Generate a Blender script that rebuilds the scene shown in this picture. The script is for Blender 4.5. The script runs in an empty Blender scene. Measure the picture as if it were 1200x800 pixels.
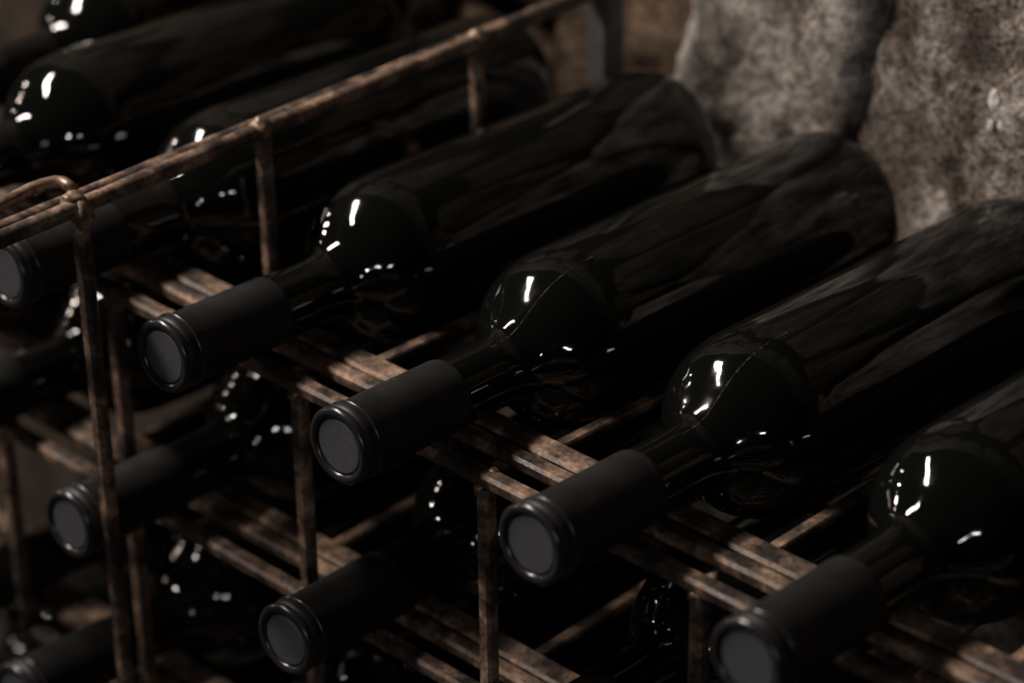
import bpy, bmesh, math, random
from mathutils import Vector, Matrix, noise

random.seed(7)
S = bpy.context.scene
C = S.collection

# ------------------------------------------------------------------ camera
cam_d = bpy.data.cameras.new('camera')
cam = bpy.data.objects.new('camera', cam_d); C.objects.link(cam)
cam_d.sensor_width = 36.0
cam_d.lens = 94.8
cam_d.clip_start = 0.01
right = Vector((0.7235855, 0.69013476, -0.01174872)).normalized()
view = Vector((-0.60766909, 0.62886546, -0.48504278)).normalized()
upv = right.cross(view).normalized()
CAM = Vector((0.7428219, -0.56662068, 0.5172167))
m = Matrix((right, upv, -view)).transposed().to_4x4()
m.translation = CAM
cam.matrix_world = m
cam_d.dof.use_dof = True
cam_d.dof.focus_distance = 1.02
cam_d.dof.aperture_fstop = 5.6
S.camera = cam

# ------------------------------------------------------------------ world, lights, exposure
w = bpy.data.worlds.new('cellar_gloom'); S.world = w; w.use_nodes = True
w.node_tree.nodes['Background'].inputs[0].default_value = (0.9, 0.85, 0.8, 1)
w.node_tree.nodes['Background'].inputs[1].default_value = 0.0015
S.view_settings.view_transform = 'Standard'
S.view_settings.look = 'None'
S.view_settings.gamma = 1.0
S.view_settings.use_curve_mapping = False
S.view_settings.exposure = 0.0

def area(name, loc, target, sx, sy, watts, col, roll=0.0):
    d = bpy.data.lights.new(name, 'AREA'); d.shape = 'RECTANGLE' if abs(sx - sy) > 1e-4 else 'DISK'; d.size = sx; d.size_y = sy
    d.energy = watts; d.color = col
    o = bpy.data.objects.new(name, d); C.objects.link(o); o.location = loc
    q = (Vector(target) - Vector(loc)).to_track_quat('-Z', 'Y')
    o.rotation_euler = (q.to_matrix() @ Matrix.Rotation(roll, 3, 'Z')).to_euler()
    return o
def bulb(name, loc, watts, col, r=0.02):
    d = bpy.data.lights.new(name, 'POINT'); d.energy = watts; d.color = col; d.shadow_soft_size = r
    o = bpy.data.objects.new(name, d); C.objects.link(o); o.location = loc
    return o
WARM = (1.0, 0.86, 0.74)
NEUT = (1.0, 0.95, 0.92)
COOL = (0.88, 0.94, 1.0)
# the lamps whose glints the bottle shoulders show: a long tube up on one side, a row of
# small bulbs lower down on that side, and a bulb and a short tube in the room in front
area('ceiling_tube_offscreen', (-1.34, -0.45, 1.64), (0.05, 0.15, 0.0), 1.20, 0.12, 75.0, (1.0, 0.90, 0.82))
for x, y, z, e in ((-2.28, -0.38, 0.60, 9.0), (-2.40, 0.02, 0.63, 6.0), (-2.20, -0.52, 0.40, 4.5)):
    bulb('side_bulb_offscreen', (x, y, z), e, WARM, 0.033)
bulb('room_bulb_offscreen', (1.25, -2.00, 0.72), 7.0, NEUT, 0.03)
area('room_tube_offscreen', (1.72, -1.62, 0.70), (0, 0, 0), 0.22, 0.03, 2.2, COOL)

# ------------------------------------------------------------------ materials
def mat(name):
    mt = bpy.data.materials.new(name); mt.use_nodes = True
    nt = mt.node_tree; b = nt.nodes['Principled BSDF']
    return mt, nt, b
def node(nt, kind, **kw):
    n = nt.nodes.new(kind)
    for k, v in kw.items():
        if k in n.inputs: n.inputs[k].default_value = v
        else: setattr(n, k, v)
    return n
def ramp(nt, src, stops):
    r = nt.nodes.new('ShaderNodeValToRGB')
    e = r.color_ramp.elements
    while len(e) < len(stops): e.new(0.5)
    for el, (p, c) in zip(e, stops):
        el.position = p; el.color = c if len(c) == 4 else (*c, 1)
    nt.links.new(src, r.inputs[0]); return r
def coords(nt):
    """object coordinates shifted per object, so alike pieces differ"""
    tc = nt.nodes.new('ShaderNodeTexCoord'); oi = nt.nodes.new('ShaderNodeObjectInfo')
    mu = node(nt, 'ShaderNodeVectorMath', operation='MULTIPLY_ADD')
    cmb = nt.nodes.new('ShaderNodeCombineXYZ')
    for k in range(3): nt.links.new(oi.outputs['Random'], cmb.inputs[k])
    nt.links.new(cmb.outputs[0], mu.inputs[0]); mu.inputs[1].default_value = (3.1, 7.7, 5.3)
    nt.links.new(tc.outputs['Object'], mu.inputs[2])
    return mu.outputs[0]

def rust_metal(name, rough=0.5):
    mt, nt, b = mat(name); co = coords(nt)
    n1 = node(nt, 'ShaderNodeTexNoise', Scale=62.0, Detail=7.0, Roughness=0.62); nt.links.new(co, n1.inputs['Vector'])
    n2 = node(nt, 'ShaderNodeTexNoise', Scale=420.0, Detail=4.0, Roughness=0.7); nt.links.new(co, n2.inputs['Vector'])
    r1 = ramp(nt, n1.outputs['Fac'], [(0.38, (0.040, 0.035, 0.032)), (0.48, (0.090, 0.068, 0.055)), (0.57, (0.24, 0.160, 0.110)), (0.68, (0.46, 0.335, 0.25))])
    r2 = ramp(nt, n2.outputs['Fac'], [(0.34, (0.42, 0.40, 0.39)), (0.64, (1.2, 1.12, 1.06))])
    mx = node(nt, 'ShaderNodeMix', data_type='RGBA', blend_type='MULTIPLY'); mx.inputs[0].default_value = 1.0
    nt.links.new(r1.outputs[0], mx.inputs[6]); nt.links.new(r2.outputs[0], mx.inputs[7])
    nt.links.new(mx.outputs[2], b.inputs['Base Color'])
    rr = ramp(nt, n1.outputs['Fac'], [(0.4, (0.38,) * 3), (0.62, (0.72,) * 3)])
    nt.links.new(rr.outputs[0], b.inputs['Roughness'])
    b.inputs['Metallic'].default_value = 0.25
    bp = node(nt, 'ShaderNodeBump', Strength=0.35, Distance=0.0006)
    nt.links.new(n2.outputs['Fac'], bp.inputs['Height']); nt.links.new(bp.outputs[0], b.inputs['Normal'])
    return mt
M_RUST = rust_metal('rusty_steel')

def weld_mat():
    mt, nt, b = mat('weld_bronze'); co = coords(nt)
    n1 = node(nt, 'ShaderNodeTexNoise', Scale=260.0, Detail=4.0); nt.links.new(co, n1.inputs['Vector'])
    r1 = ramp(nt, n1.outputs['Fac'], [(0.35, (0.10, 0.062, 0.042)), (0.65, (0.34, 0.235, 0.165))])
    nt.links.new(r1.outputs[0], b.inputs['Base Color']); b.inputs['Roughness'].default_value = 0.42
    b.inputs['Metallic'].default_value = 0.35
    return mt
M_WELD = weld_mat()
def steel_mat():
    mt, nt, b = mat('dark_grey_steel'); co = coords(nt)
    n1 = node(nt, 'ShaderNodeTexNoise', Scale=70.0, Detail=5.0); nt.links.new(co, n1.inputs['Vector'])
    r1 = ramp(nt, n1.outputs['Fac'], [(0.35, (0.040, 0.037, 0.036)), (0.68, (0.085, 0.077, 0.073))])
    nt.links.new(r1.outputs[0], b.inputs['Base Color']); b.inputs['Roughness'].default_value = 0.55
    return mt
M_STEEL = steel_mat()

def glass_mat():
    mt, nt, b = mat('black_bottle_glass'); co = coords(nt)
    b.inputs['Base Color'].default_value = (0.0035, 0.0038, 0.0034, 1)
    b.inputs['IOR'].default_value = 1.52
    # dust film: patches and specks slightly rougher
    n1 = node(nt, 'ShaderNodeTexNoise', Scale=26.0, Detail=5.0, Roughness=0.6); nt.links.new(co, n1.inputs['Vector'])
    rr = ramp(nt, n1.outputs['Fac'], [(0.42, (0.035,) * 3), (0.75, (0.12,) * 3)])
    nt.links.new(rr.outputs[0], b.inputs['Roughness'])
    # soft waviness of moulded glass, stretched along the bottle
    mp = nt.nodes.new('ShaderNodeMapping'); mp.inputs['Scale'].default_value = (1, 0.10, 1); nt.links.new(co, mp.inputs['Vector'])
    n2 = node(nt, 'ShaderNodeTexNoise', Scale=70.0, Detail=2.0, Roughness=0.5); nt.links.new(mp.outputs[0], n2.inputs['Vector'])
    bp = node(nt, 'ShaderNodeBump', Strength=0.5, Distance=0.0012)
    nt.links.new(n2.outputs['Fac'], bp.inputs['Height']); nt.links.new(bp.outputs[0], b.inputs['Normal'])
    return mt
M_GLASS = glass_mat()

def capsule_mat():
    mt, nt, b = mat('black_capsule_foil'); co = coords(nt)
    n1 = node(nt, 'ShaderNodeTexNoise', Scale=90.0, Detail=5.0); nt.links.new(co, n1.inputs['Vector'])
    r1 = ramp(nt, n1.outputs['Fac'], [(0.35, (0.006, 0.0057, 0.0055)), (0.7, (0.013, 0.0125, 0.012))])
    nt.links.new(r1.outputs[0], b.inputs['Base Color'])
    b.inputs['Roughness'].default_value = 0.5; b.inputs['Specular IOR Level'].default_value = 0.3
    n2 = node(nt, 'ShaderNodeTexNoise', Scale=130.0, Detail=3.0); nt.links.new(co, n2.inputs['Vector'])
    bp = node(nt, 'ShaderNodeBump', Strength=0.25, Distance=0.0006)
    nt.links.new(n2.outputs['Fac'], bp.inputs['Height']); nt.links.new(bp.outputs[0], b.inputs['Normal'])
    return mt
M_CAPS = capsule_mat()
def disc_mat():
    mt, nt, b = mat('grey_capsule_disc'); co = coords(nt)
    n1 = node(nt, 'ShaderNodeTexNoise', Scale=400.0, Detail=4.0); nt.links.new(co, n1.inputs['Vector'])
    r1 = ramp(nt, n1.outputs['Fac'], [(0.3, (0.062, 0.063, 0.070)), (0.7, (0.080, 0.081, 0.090))])
    nt.links.new(r1.outputs[0], b.inputs['Base Color']); b.inputs['Roughness'].default_value = 0.55
    return mt
M_DISC = disc_mat()
def rim_mat():
    mt, nt, b = mat('shiny_capsule_rim')
    b.inputs['Base Color'].default_value = (0.03, 0.03, 0.031, 1); b.inputs['Roughness'].default_value = 0.24
    b.inputs['Metallic'].default_value = 0.4
    return mt
M_RIM = rim_mat()
def seam_mat():
    mt, nt, b = mat('dusty_mould_seam'); co = coords(nt)
    n1 = node(nt, 'ShaderNodeTexNoise', Scale=600.0, Detail=3.0); nt.links.new(co, n1.inputs['Vector'])
    r1 = ramp(nt, n1.outputs['Fac'], [(0.45, (0.01, 0.01, 0.01)), (0.62, (0.16, 0.15, 0.14))])
    nt.links.new(r1.outputs[0], b.inputs['Base Color']); b.inputs['Roughness'].default_value = 0.3
    return mt
M_SEAM = seam_mat()

def stone_mat(name, dark, mid, light, scale=1.0, pits=0.6):
    mt, nt, b = mat(name)
    tc = nt.nodes.new('ShaderNodeTexCoord'); co = tc.outputs['Object']
    n1 = node(nt, 'ShaderNodeTexNoise', Scale=30.0 * scale, Detail=8.0, Roughness=0.66); nt.links.new(co, n1.inputs['Vector'])
    n2 = node(nt, 'ShaderNodeTexNoise', Scale=230.0 * scale, Detail=6.0, Roughness=0.72); nt.links.new(co, n2.inputs['Vector'])
    n3 = node(nt, 'ShaderNodeTexVoronoi', Scale=330.0 * scale, Randomness=1.0); nt.links.new(co, n3.inputs['Vector'])
    r1 = ramp(nt, n1.outputs['Fac'], [(0.36, dark), (0.49, mid), (0.63, light)])
    r2 = ramp(nt, n2.outputs['Fac'], [(0.38, (1 - pits,) * 3), (0.52, (1.0,) * 3), (0.66, (1.3,) * 3)])
    mx = node(nt, 'ShaderNodeMix', data_type='RGBA', blend_type='MULTIPLY'); mx.inputs[0].default_value = 1.0
    nt.links.new(r1.outputs[0], mx.inputs[6]); nt.links.new(r2.outputs[0], mx.inputs[7])
    nt.links.new(mx.outputs[2], b.inputs['Base Color']); b.inputs['Roughness'].default_value = 0.9
    b.inputs['Specular IOR Level'].default_value = 0.2
    ad = node(nt, 'ShaderNodeMath', operation='MULTIPLY_ADD'); nt.links.new(n1.outputs['Fac'], ad.inputs[0]); ad.inputs[1].default_value = 1.6; nt.links.new(n2.outputs['Fac'], ad.inputs[2])
    a2 = node(nt, 'ShaderNodeMath', operation='MULTIPLY_ADD'); nt.links.new(n3.outputs['Distance'], a2.inputs[0]); a2.inputs[1].default_value = 0.35; nt.links.new(ad.outputs[0], a2.inputs[2])
    bp = node(nt, 'ShaderNodeBump', Strength=0.9, Distance=0.008)
    nt.links.new(a2.outputs[0], bp.inputs['Height']); nt.links.new(bp.outputs[0], b.inputs['Normal'])
    return mt
M_STONE_A = stone_mat('beige_limestone', (0.11, 0.090, 0.077), (0.43, 0.37, 0.325), (0.70, 0.62, 0.56))
M_STONE_B = stone_mat('brown_limestone', (0.085, 0.064, 0.051), (0.27, 0.215, 0.178), (0.64, 0.56, 0.51), 1.15, 0.75)
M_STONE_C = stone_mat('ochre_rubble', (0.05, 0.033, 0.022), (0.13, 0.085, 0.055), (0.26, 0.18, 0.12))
M_STONE_D = stone_mat('darkened_upper_rubble', (0.06, 0.046, 0.036), (0.15, 0.12, 0.096), (0.27, 0.23, 0.19))  # unseen upper wall only, colour darkened to dim its reflections in the bottles
M_MORTAR = stone_mat('dark_lime_mortar', (0.04, 0.03, 0.022), (0.085, 0.063, 0.046), (0.13, 0.10, 0.075), 1.5)
M_FLOOR = stone_mat('dark_cellar_floor', (0.025, 0.020, 0.016), (0.042, 0.034, 0.027), (0.062, 0.052, 0.042), 0.5)
def quartz_mat():
    mt, nt, b = mat('white_quartz_chip'); co = coords(nt)
    n1 = node(nt, 'ShaderNodeTexNoise', Scale=300.0); nt.links.new(co, n1.inputs['Vector'])
    r1 = ramp(nt, n1.outputs['Fac'], [(0.3, (0.55, 0.51, 0.48)), (0.7, (0.8, 0.76, 0.72))])
    nt.links.new(r1.outputs[0], b.inputs['Base Color']); b.inputs['Roughness'].default_value = 0.6
    return mt
M_QUARTZ = quartz_mat()

# ------------------------------------------------------------------ helpers
def link(name, me, material=None, parent=None, smooth=False):
    o = bpy.data.objects.new(name, me); C.objects.link(o)
    if material and not me.materials: me.materials.append(material)
    if smooth:
        me.polygons.foreach_set('use_smooth', [True] * len(me.polygons))
    if parent: o.parent = parent
    return o
def from_bm(name, bm):
    me = bpy.data.meshes.new(name); bm.to_mesh(me); bm.free(); return me
def tag(o, label, cat, group=None, kind=None):
    if label: o['label'] = label
    if cat: o['category'] = cat
    if group: o['group'] = group
    if kind: o['kind'] = kind

def bar_mesh(name, a, b, wx, wz, bevel=0.0011, wob=0.0):
    """bevelled bar between two points; wx is its horizontal width, wz its height"""
    a, b = Vector(a), Vector(b); d = (b - a); L = d.length; d.normalize()
    upx = Vector((0, 0, 1)) if abs(d.z) < 0.9 else Vector((0, 1, 0))
    s = d.cross(upx).normalized(); u = s.cross(d).normalized()
    h, k, c = wx / 2, wz / 2, bevel
    prof = [(-h + c, -k), (h - c, -k), (h, -k + c), (h, k - c), (h - c, k), (-h + c, k), (-h, k - c), (-h, -k + c)]
    n = max(2, int(L / 0.02)) if wob else 1
    bm = bmesh.new(); rings = []
    for i in range(n + 1):
        t = i / n; p = a + d * (L * t)
        if wob: p = p + s * noise.noise(p * 14) * wob + u * noise.noise(p * 14 + Vector((9, 2, 5))) * wob
        rings.append([bm.verts.new(p + s * x + u * z) for x, z in prof])
    for r0, r1 in zip(rings, rings[1:]):
        for j in range(8): bm.faces.new((r0[j], r0[(j + 1) % 8], r1[(j + 1) % 8], r1[j]))
    bm.faces.new(rings[0][::-1]); bm.faces.new(rings[-1])
    bmesh.ops.recalc_face_normals(bm, faces=bm.faces)
    return from_bm(name, bm)
def rod_mesh(name, pts, r, seg=14, wob=0.0):
    pts = [Vector(p) for p in pts]; bm = bmesh.new(); rings = []
    ref = Vector((0, 0, 1))
    for i, p in enumerate(pts):
        d = (pts[min(i + 1, len(pts) - 1)] - pts[max(i - 1, 0)]).normalized()
        s = d.cross(ref if abs(d.z) < 0.95 else Vector((1, 0, 0))).normalized(); u = s.cross(d)
        rr = r * (1 + (noise.noise(p * 60) * wob))
        rings.append([bm.verts.new(p + (s * math.cos(2 * math.pi * j / seg) + u * math.sin(2 * math.pi * j / seg)) * rr) for j in range(seg)])
    for r0, r1 in zip(rings, rings[1:]):
        for j in range(seg): bm.faces.new((r0[j], r0[(j + 1) % seg], r1[(j + 1) % seg], r1[j]))
    bm.faces.new(rings[0][::-1]); bm.faces.new(rings[-1])
    bmesh.ops.recalc_face_normals(bm, faces=bm.faces)
    return from_bm(name, bm)
def seg_pts(a, b, n):
    a, b = Vector(a), Vector(b); return [a.lerp(b, i / n) for i in range(n + 1)]
def lump_mesh(name, sx, sy, sz, seed, amp=0.3, sub=3):
    bm = bmesh.new(); bmesh.ops.create_icosphere(bm, subdivisions=sub, radius=1)
    off = Vector((seed * 3.7, seed * 1.3, seed * 2.1))
    for v in bm.verts:
        k = 1 + amp * noise.noise(v.co * 1.7 + off); v.co = Vector((v.co.x * sx, v.co.y * sy, v.co.z * sz)) * k
    return from_bm(name, bm)

# ------------------------------------------------------------------ the setting: floor and stone wall
FLOOR_Z = -0.80
bm = bmesh.new(); bmesh.ops.create_grid(bm, x_segments=60, y_segments=60, size=1.6)
for v in bm.verts: v.co.z = FLOOR_Z - 0.0005; v.co.y -= 0.9
fl = link('floor', from_bm('floor', bm), M_FLOOR); tag(fl, 'dark worn stone cellar floor under the rack', 'floor', kind='structure')

def stone_mesh(name, hx, hy, hz, seed, sub=5, sq=0.30, big=0.05, fine=0.010, shear=0.0):
    """rounded block: a superellipsoid with coarse facets and fine roughness"""
    bm = bmesh.new(); bmesh.ops.create_icosphere(bm, subdivisions=sub, radius=1)
    off = Vector((seed * 5.1, seed * 2.7, seed * 1.9))
    for v in bm.verts:
        p = v.co.normalized()
        k = (abs(p.x) ** (2 / sq) + abs(p.y) ** (2 / sq) + abs(p.z) ** (2 / sq)) ** (-sq / 2)
        q = Vector((p.x * k * hx, p.y * k * hy, p.z * k * hz))
        n1 = noise.noise(p * 1.3 + off) * big * min(hx, hz)
        wp = q * 40 + off
        n2 = (noise.noise(wp) * 0.6 + noise.noise(wp * 2.3) * 0.35 + noise.noise(wp * 5.2) * 0.2) * fine * 0.5
        q = q + p * (n1 + n2)
        q.x += shear * q.z
        v.co = q
    return from_bm(name, bm)

bm = bmesh.new(); bmesh.ops.create_grid(bm, x_segments=70, y_segments=50, size=1.0)
for v in bm.verts:
    x, z = v.co.x * 1.2, v.co.y * 0.95 + 0.15
    v.co = Vector((x, 0.430 + 0.012 * noise.noise(Vector((x, 0, z)) * 9), z))
wall = link('wall_back', from_bm('wall_back', bm), M_MORTAR, smooth=True)
tag(wall, 'rough rubble stone wall with dark mortar behind the bottles', 'wall', kind='structure')
# (x, y, z, half sizes, material, seed, shear, level, sub)
STONES = [
    (0.0300, 0.398, -0.005, 0.060, 0.062, 0.118, M_STONE_A, 1, 0.20, 6),
    (0.1680, 0.395, 0.000, 0.094, 0.064, 0.132, M_STONE_B, 2, 0.20, 6),
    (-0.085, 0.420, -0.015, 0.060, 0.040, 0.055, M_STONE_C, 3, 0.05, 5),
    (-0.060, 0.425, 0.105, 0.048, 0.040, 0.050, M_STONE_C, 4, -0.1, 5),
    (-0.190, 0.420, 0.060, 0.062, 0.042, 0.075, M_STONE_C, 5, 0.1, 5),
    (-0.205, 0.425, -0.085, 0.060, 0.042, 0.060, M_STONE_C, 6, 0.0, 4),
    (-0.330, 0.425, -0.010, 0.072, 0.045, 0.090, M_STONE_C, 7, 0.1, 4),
    (0.040, 0.410, -0.215, 0.075, 0.055, 0.080, M_STONE_A, 8, 0.0, 4),
    (0.205, 0.410, -0.225, 0.080, 0.055, 0.075, M_STONE_B, 9, 0.0, 4),
    (0.400, 0.400, 0.030, 0.080, 0.060, 0.110, M_STONE_A, 10, 0.0, 4),
    (0.560, 0.400, 0.090, 0.072, 0.060, 0.120, M_STONE_B, 11, 0.0, 4),
    (0.020, 0.425, 0.205, 0.085, 0.045, 0.070, M_STONE_C, 12, 0.0, 4),  # upper stones, out of view: dark rubble chosen to keep bottle reflections dim
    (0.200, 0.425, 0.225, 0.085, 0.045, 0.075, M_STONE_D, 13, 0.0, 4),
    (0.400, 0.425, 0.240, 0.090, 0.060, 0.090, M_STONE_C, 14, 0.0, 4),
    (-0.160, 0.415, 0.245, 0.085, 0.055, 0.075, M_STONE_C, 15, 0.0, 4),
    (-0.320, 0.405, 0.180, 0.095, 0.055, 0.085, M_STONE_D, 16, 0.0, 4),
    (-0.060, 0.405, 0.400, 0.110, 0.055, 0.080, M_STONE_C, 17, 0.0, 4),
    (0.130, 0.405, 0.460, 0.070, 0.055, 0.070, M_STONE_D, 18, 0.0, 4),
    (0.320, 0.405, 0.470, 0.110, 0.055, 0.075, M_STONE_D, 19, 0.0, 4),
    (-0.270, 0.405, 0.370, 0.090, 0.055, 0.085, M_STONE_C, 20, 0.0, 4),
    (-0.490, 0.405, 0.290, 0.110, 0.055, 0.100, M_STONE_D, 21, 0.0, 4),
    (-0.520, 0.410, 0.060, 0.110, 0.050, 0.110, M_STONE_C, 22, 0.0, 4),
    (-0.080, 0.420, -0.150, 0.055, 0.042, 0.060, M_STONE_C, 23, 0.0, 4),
]
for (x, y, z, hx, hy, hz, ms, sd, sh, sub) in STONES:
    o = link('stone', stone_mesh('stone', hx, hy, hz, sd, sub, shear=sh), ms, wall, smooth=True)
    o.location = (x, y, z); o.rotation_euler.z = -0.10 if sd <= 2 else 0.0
for i, (x, z, s) in enumerate([(0.1630, 0.0490, 0.0042), (0.1690, 0.0410, 0.003), (0.1630, 0.0385, 0.0022)]):
    q = link('quartz_chip', lump_mesh('quartz_chip', s * 0.8, s * 0.35, s * 1.3, 40 + i, 0.3, 2), M_QUARTZ, wall)
    q.location = (x, 0.3300 if i == 0 else 0.3282, z)

# ------------------------------------------------------------------ the rack
rack = bpy.data.objects.new('wine_rack', None); C.objects.link(rack)
rack.location = (0, 0, 0)
tag(rack, 'rusty welded steel wine rack with bar shelves and a top rail', 'wine rack')
ZT = -0.0166            # top of the upper shelf bars
ZL = [ZT, ZT - 0.104, ZT - 0.218, ZT - 0.322]     # tops of the four shelves
BARS = [(0.0428, 0.0505, 0.0060), (0.0605, 0.0682, 0.0060), (0.0698, 0.0815, 0.0060)]
XL, XR = -0.46, 0.46
for lev in range(4):
    zt = ZL[lev]
    for k, (y0, y1, h) in enumerate(BARS):
        link('shelf_bar', bar_mesh('shelf_bar', (XL, (y0 + y1) / 2, zt - h / 2), (XR, (y0 + y1) / 2, zt - h / 2), y1 - y0, h, 0.0013, 0.0006), M_RUST, rack)
    # rear bars that carry the bodies
    link('rear_bar', bar_mesh('rear_bar', (XL, 0.2115, zt - 0.0320), (XR, 0.2115, zt - 0.0320), 0.006, 0.006, 0.0012), M_RUST, rack)

# front posts, standing under the front bar of the upper shelf, one bay apart
PX = [-0.284, -0.179, -0.0850, 0.0320, 0.1363, 0.2416, 0.3470]
for x in PX:
    for lev in range(4):
        top = ZL[lev] - 0.006
        bot = ZL[lev + 1] if lev < 3 else FLOOR_Z
        dx = -0.036 if (lev == 0 and abs(x + 0.179) < 1e-6) else 0
        link('front_post', bar_mesh('front_post', (x + dx, 0.0460, top), (x + dx, 0.0460, bot), 0.0064, 0.0064, 0.0012), M_RUST, rack)
# weld beads where the posts meet the bars
wm = [lump_mesh('weld_bead', 0.0042, 0.0036, 0.0030, s, 0.5, 2) for s in range(4)]
i = 0
for x in PX:
    for lev in range(3):
        zt = ZL[lev]
        for dx, dy, dz in ((0.001, 0.0040, -0.0035), (-0.001, -0.0005, -0.0072)):
            o = link('weld_bead', wm[i % 4], M_WELD, rack, True); o.location = (x + dx, 0.0460 + dy, zt + dz); o.rotation_euler = (i, i * 2, i * 3); i += 1
        if lev:
            o = link('weld_bead', wm[i % 4], M_WELD, rack, True); o.location = (x - (0.036 if lev == 1 and abs(x + 0.179) < 1e-6 else 0), 0.0445, zt + 0.0015); o.rotation_euler = (i, i * 2, i * 3); i += 1

FX = -0.040; RZ = 0.0535
# flat strips running back between the bottles
def strip(a, b, z):
    link('cross_strip', bar_mesh('cross_strip', (a[0], a[1], z), (b[0], b[1], z), 0.0058, 0.004, 0.0008), M_RUST, rack)
for a, b in (((0.0415, 0.0815), (0.0545, 0.312)), ((0.1400, 0.0815), (0.1530, 0.312)), ((0.2455, 0.0815), (0.2500, 0.312)), ((0.3490, 0.0815), (0.3490, 0.312))):
    strip(a, b, ZT - 0.004)
strip((FX, 0.0815), (FX, 0.305), ZT - 0.004)
for lev, xs in ((1, (-0.125, 0.008, 0.128, 0.243)), (2, (-0.1525, -0.046, 0.068))):
    for x in xs: strip((x, 0.0815), (x, 0.312), ZL[lev] - 0.004)
for x in (-0.335, 0.0545, 0.1530, 0.2500, 0.3490):
    link('rear_post', bar_mesh('rear_post', (x, 0.3165, FLOOR_Z), (x, 0.3165, -0.012), 0.007, 0.007, 0.0012), M_RUST, rack)

# end frame: tall front post, round top rail, rail posts, square tube at the back
link('end_post', bar_mesh('end_post', (FX, 0.0003, FLOOR_Z), (FX, 0.0003, RZ - 0.001), 0.0064, 0.0064, 0.0014, 0.0003), M_RUST, rack)
link('top_rail', rod_mesh('top_rail', seg_pts((FX, -0.075, RZ - 0.0012), (FX, 0.306, RZ + 0.0002), 60), 0.0037, 14, 0.10), M_RUST, rack, True)
link('top_rail', rod_mesh('top_rail', seg_pts((FX - 0.0075, -0.075, RZ - 0.0012), (FX - 0.0055, 0.306, RZ - 0.0020), 60), 0.0034, 14, 0.10), M_RUST, rack, True)
for y in (0.0965, 0.2232):
    link('rail_post', bar_mesh('rail_post', (FX, y, ZT - 0.002), (FX, y, RZ), 0.0062, 0.0062, 0.0013), M_RUST, rack)
link('back_post', bar_mesh('back_post', (FX - 0.002, 0.3115, FLOOR_Z), (FX - 0.002, 0.3115, 0.100), 0.013, 0.013, 0.0015), M_STEEL, rack)
for s, (x, y, z, a, b, c) in enumerate([(FX + 0.0012, 0.0000, RZ - 0.0040, 0.0052, 0.0050, 0.0062), (FX - 0.002, -0.001, RZ + 0.0012, 0.0048, 0.0052, 0.0036),
                                        (FX, 0.0955, RZ + 0.0005, 0.0046, 0.0056, 0.0046), (FX, 0.2225, RZ + 0.001, 0.0044, 0.0052, 0.0044)]):
    o = link('weld_bead', lump_mesh('weld_bead', a, b, c, 20 + s, 0.35, 3), M_WELD, rack, True); o.location = (x, y, z)
# bent rod welded to the rail's end
hk = []
for k in range(13):
    t = k / 12
    hk.append((FX - 0.0065 - 0.0115 * math.sin(min(t * 2.2, 1) * math.pi / 2), 0.003 - 0.060 * max(0, t - 0.22), RZ + 0.0035 + 0.001 * math.sin(t * 6)))
link('bent_rod', rod_mesh('bent_rod', hk, 0.0027, 12, 0.15), M_WELD, rack, True)

# ------------------------------------------------------------------ the bottles
RB = 0.0372
PROF = [(0.0046, 0.0), (0.0046, 0.0140), (0.057, 0.0139), (0.070, 0.0139), (0.079, 0.0140), (0.085, 0.0145), (0.0895, 0.0156), (0.0930, 0.0178), (0.0962, 0.0211), (0.0992, 0.0246),
        (0.1022, 0.0276), (0.1058, 0.0305), (0.1100, 0.0330), (0.1150, 0.0350), (0.1205, 0.0363), (0.1265, 0.0370), (0.1340, RB), (0.2900, RB), (0.2965, 0.0368), (0.3010, 0.0355), (0.3035, 0.0325), (0.3040, 0.029), (0.300, 0.022), (0.290, 0.012), (0.284, 0.0)]
CAPS = [(-0.0004, 0.0), (-0.0004, 0.0106)]
def lathe(name, prof, seg=72):
    """revolve (axial, radius) about +Y"""
    bm = bmesh.new(); rings = []
    for y, r in prof:
        if r < 1e-6: rings.append([bm.verts.new((0, y, 0))])
        else: rings.append([bm.verts.new((r * math.cos(2 * math.pi * j / seg), y, r * math.sin(2 * math.pi * j / seg))) for j in range(seg)])
    for r0, r1 in zip(rings, rings[1:]):
        for j in range(seg):
            k = (j + 1) % seg
            if len(r0) == 1 and len(r1) == 1: continue
            if len(r0) == 1: bm.faces.new((r0[0], r1[k], r1[j]))
            elif len(r1) == 1: bm.faces.new((r0[j], r0[k], r1[0]))
            else: bm.faces.new((r0[j], r0[k], r1[k], r1[j]))
    bmesh.ops.recalc_face_normals(bm, faces=bm.faces)
    return from_bm(name, bm)
def smooth_prof(pts, n=4):
    out = []
    for i in range(len(pts) - 1):
        p0 = pts[max(i - 1, 0)]; p1 = pts[i]; p2 = pts[i + 1]; p3 = pts[min(i + 2, len(pts) - 1)]
        for k in range(n):
            t = k / n
            f = lambda a, b, c, d: 0.5 * ((2 * b) + (-a + c) * t + (2 * a - 5 * b + 4 * c - d) * t * t + (-a + 3 * b - 3 * c + d) * t ** 3)
            out.append((f(p0[0], p1[0], p2[0], p3[0]), f(p0[1], p1[1], p2[1], p3[1])))
    out.append(pts[-1]); return out
GLASS_ME = lathe('glass', PROF[:4] + smooth_prof(PROF[4:17], 4) + PROF[17:], 80)
CAPS_ME = lathe('capsule', [(0.0022, 0.0), (0.0022, 0.0100), (0.0034, 0.0146), (0.0060, 0.0150), (0.0105, 0.0149), (0.0112, 0.0146), (0.030, 0.0147), (0.0560, 0.0146), (0.0575, 0.0144), (0.0578, 0.0138)], 64)
def ring_prof(yc, rc, r, n=10):
    return [(yc + r * math.cos(2 * math.pi * k / n), rc + r * math.sin(2 * math.pi * k / n)) for k in range(n + 1)]
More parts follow.
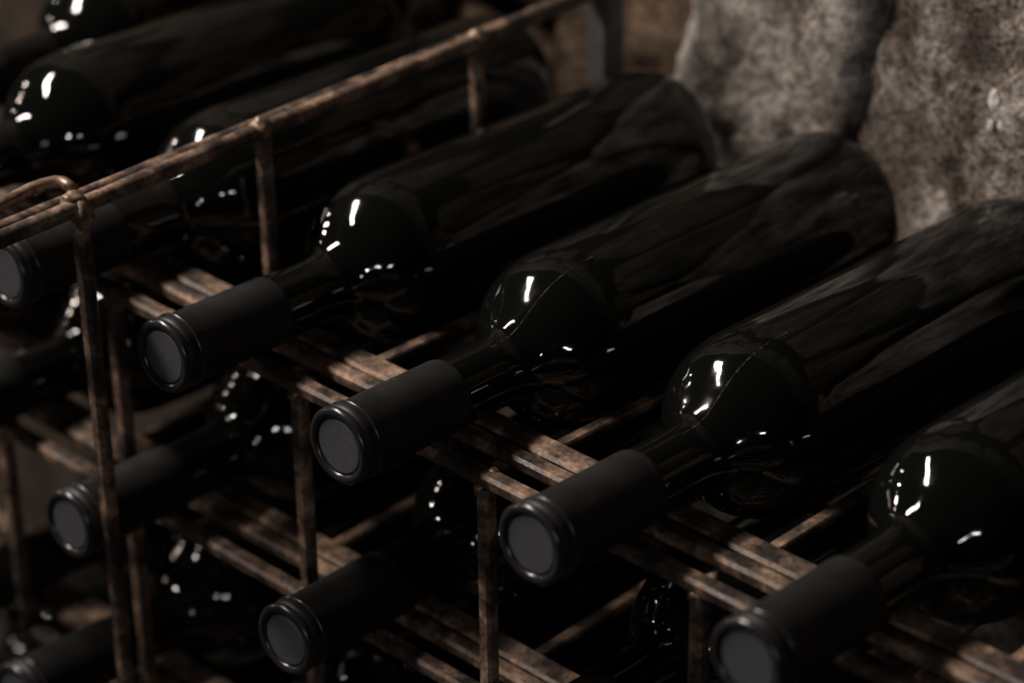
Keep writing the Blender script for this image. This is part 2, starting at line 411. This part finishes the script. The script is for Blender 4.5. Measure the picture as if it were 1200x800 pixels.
RIM_ME = lathe('rim_ring', ring_prof(0.0020, 0.0134, 0.0021), 64)
BEAD_ME = lathe('bead_ring', ring_prof(0.0088, 0.0147, 0.0009, 8), 64)
DISC_ME = lathe('end_disc', [(0.0010, 0.0), (0.0010, 0.0105), (0.0016, 0.0112), (0.0024, 0.0112)], 48)
SEAM_ME = rod_mesh('mould_seam', [(r * 1.0, y, 0) for y, r in smooth_prof(PROF[4:17], 3)], 0.00016, 6)

def bottle(cx, cy, cz, pitch, yaw, roll, label, group=None):
    t = bpy.data.objects.new('wine_bottle', None); C.objects.link(t)
    # lift so that neck and shoulder just rest on the shelf bars
    zt = max((z for z in ZL if z < cz))
    for y0, y1, h in BARS:
        ax = max(0.006, y1 - cy)
        r = next((ra + (rb - ra) * (ax - aa) / (ab - aa)) for (aa, ra), (ab, rb) in zip(PROF[1:], PROF[2:]) if aa <= ax <= ab)
        if ax < 0.058 or y0 - cy < 0.058: r = max(r, 0.0147)
        cz = max(cz, zt + 0.0007 + r - math.sin(pitch) * ax)
    t.location = (cx, cy, cz)
    d = Vector((math.sin(yaw) * math.cos(pitch), math.cos(yaw) * math.cos(pitch), math.sin(pitch)))
    s = d.cross(Vector((0, 0, 1))).normalized(); u = s.cross(d)
    mm = Matrix((s, d, u)).transposed() @ Matrix.Rotation(roll, 3, 'Y')
    t.rotation_euler = mm.to_euler()
    tag(t, label, 'wine bottle', group)
    g = link('glass', GLASS_ME, M_GLASS, t, True)
    sm = link('mould_seam', SEAM_ME, M_SEAM, g)
    c = link('capsule', CAPS_ME, M_CAPS, t, True)
    link('rim_ring', RIM_ME, M_RIM, c, True)
    link('bead_ring', BEAD_ME, M_RIM, c, True)
    dk = link('end_disc', DISC_ME, M_DISC, c); dk['label'] = 'flat grey disc at the end of the capsule'
    return t
G0 = 'black wine bottles on the top shelf'; G1 = 'black wine bottles on the second shelf'; G2 = 'black wine bottles on the third shelf'
PI = -0.040
bottle(0.0045, 0.0000, 0.0015, PI, -0.012, 1.25, 'black wine bottle on the top shelf, first one in front of the top rail', G0)
bottle(0.1046, 0.0000, 0.0015, PI, -0.004, -1.36, 'black wine bottle on the top shelf, second one in front of the top rail', G0)
bottle(0.2020, 0.0000, 0.0015, PI, 0.000, -1.44, 'black wine bottle on the top shelf, third one in front of the top rail', G0)
bottle(0.3011, -0.0030, 0.0015, PI, 0.000, 1.2, 'black wine bottle on the top shelf, fourth one in front of the top rail', G0)
bottle(-0.0990, 0.0010, 0.0015, PI, 0.000, 1.2, 'black wine bottle on the top shelf, just beyond the top rail and its tall post', G0)
bottle(-0.1880, -0.0130, 0.0015, PI, 0.0, 2.0, 'black wine bottle on the top shelf, second one beyond the top rail', G0)
bottle(-0.2680, 0.0680, 0.0040, PI, 0.0, 2.6, 'black wine bottle pushed deepest into the top shelf, farthest beyond the top rail', G0)
z1 = ZL[1] + 0.0181
bottle(-0.0595, -0.0080, z1, PI, -0.01, 0.5, 'black wine bottle on the second shelf, its capsule passing behind the tall end post', G1)
bottle(0.0685, -0.0010, z1, PI, -0.03, 0.9, 'black wine bottle on the second shelf, second along from the tall end post', G1)
bottle(0.1880, -0.0010, z1, PI, 0.0, 1.5, 'black wine bottle on the second shelf, third along from the tall end post', G1)
bottle(-0.1770, -0.0050, z1, PI, 0.0, 2.0, 'black wine bottle on the second shelf, first one beyond the tall end post', G1)
bottle(-0.2600, 0.0000, z1, PI, 0.0, 2.0, 'black wine bottle on the second shelf, second one beyond the tall end post', G1)
z2 = ZL[2] + 0.0181
bottle(-0.1060, -0.0140, z2, PI, 0.0, 0.5, 'black wine bottle on the third shelf, beyond the tall end post', G2)
bottle(0.0080, -0.0050, z2, PI, 0.0, 1.1, 'black wine bottle on the third shelf, nearest the foot of the tall end post', G2)
bottle(-0.1990, 0.0120, z2, PI, 0.0, 0.9, 'black wine bottle on the third shelf, second along beyond the tall end post', G2)
bottle(0.1150, -0.0050, z2, PI, 0.0, 0.9, 'black wine bottle on the third shelf, second along from the tall end post', G2)
z3 = ZL[3] + 0.0181
G3 = 'black wine bottles on the lowest shelf'
for x, lb in ((-0.255, 'black wine bottle on the lowest shelf, second along beyond the tall end post'), (-0.155, 'black wine bottle on the lowest shelf, just beyond the tall end post'),
              (0.010, 'black wine bottle on the lowest shelf, beside the foot of the tall end post')):
    bottle(x, -0.0040, z3, PI, 0.0, x * 9, lb, G3)
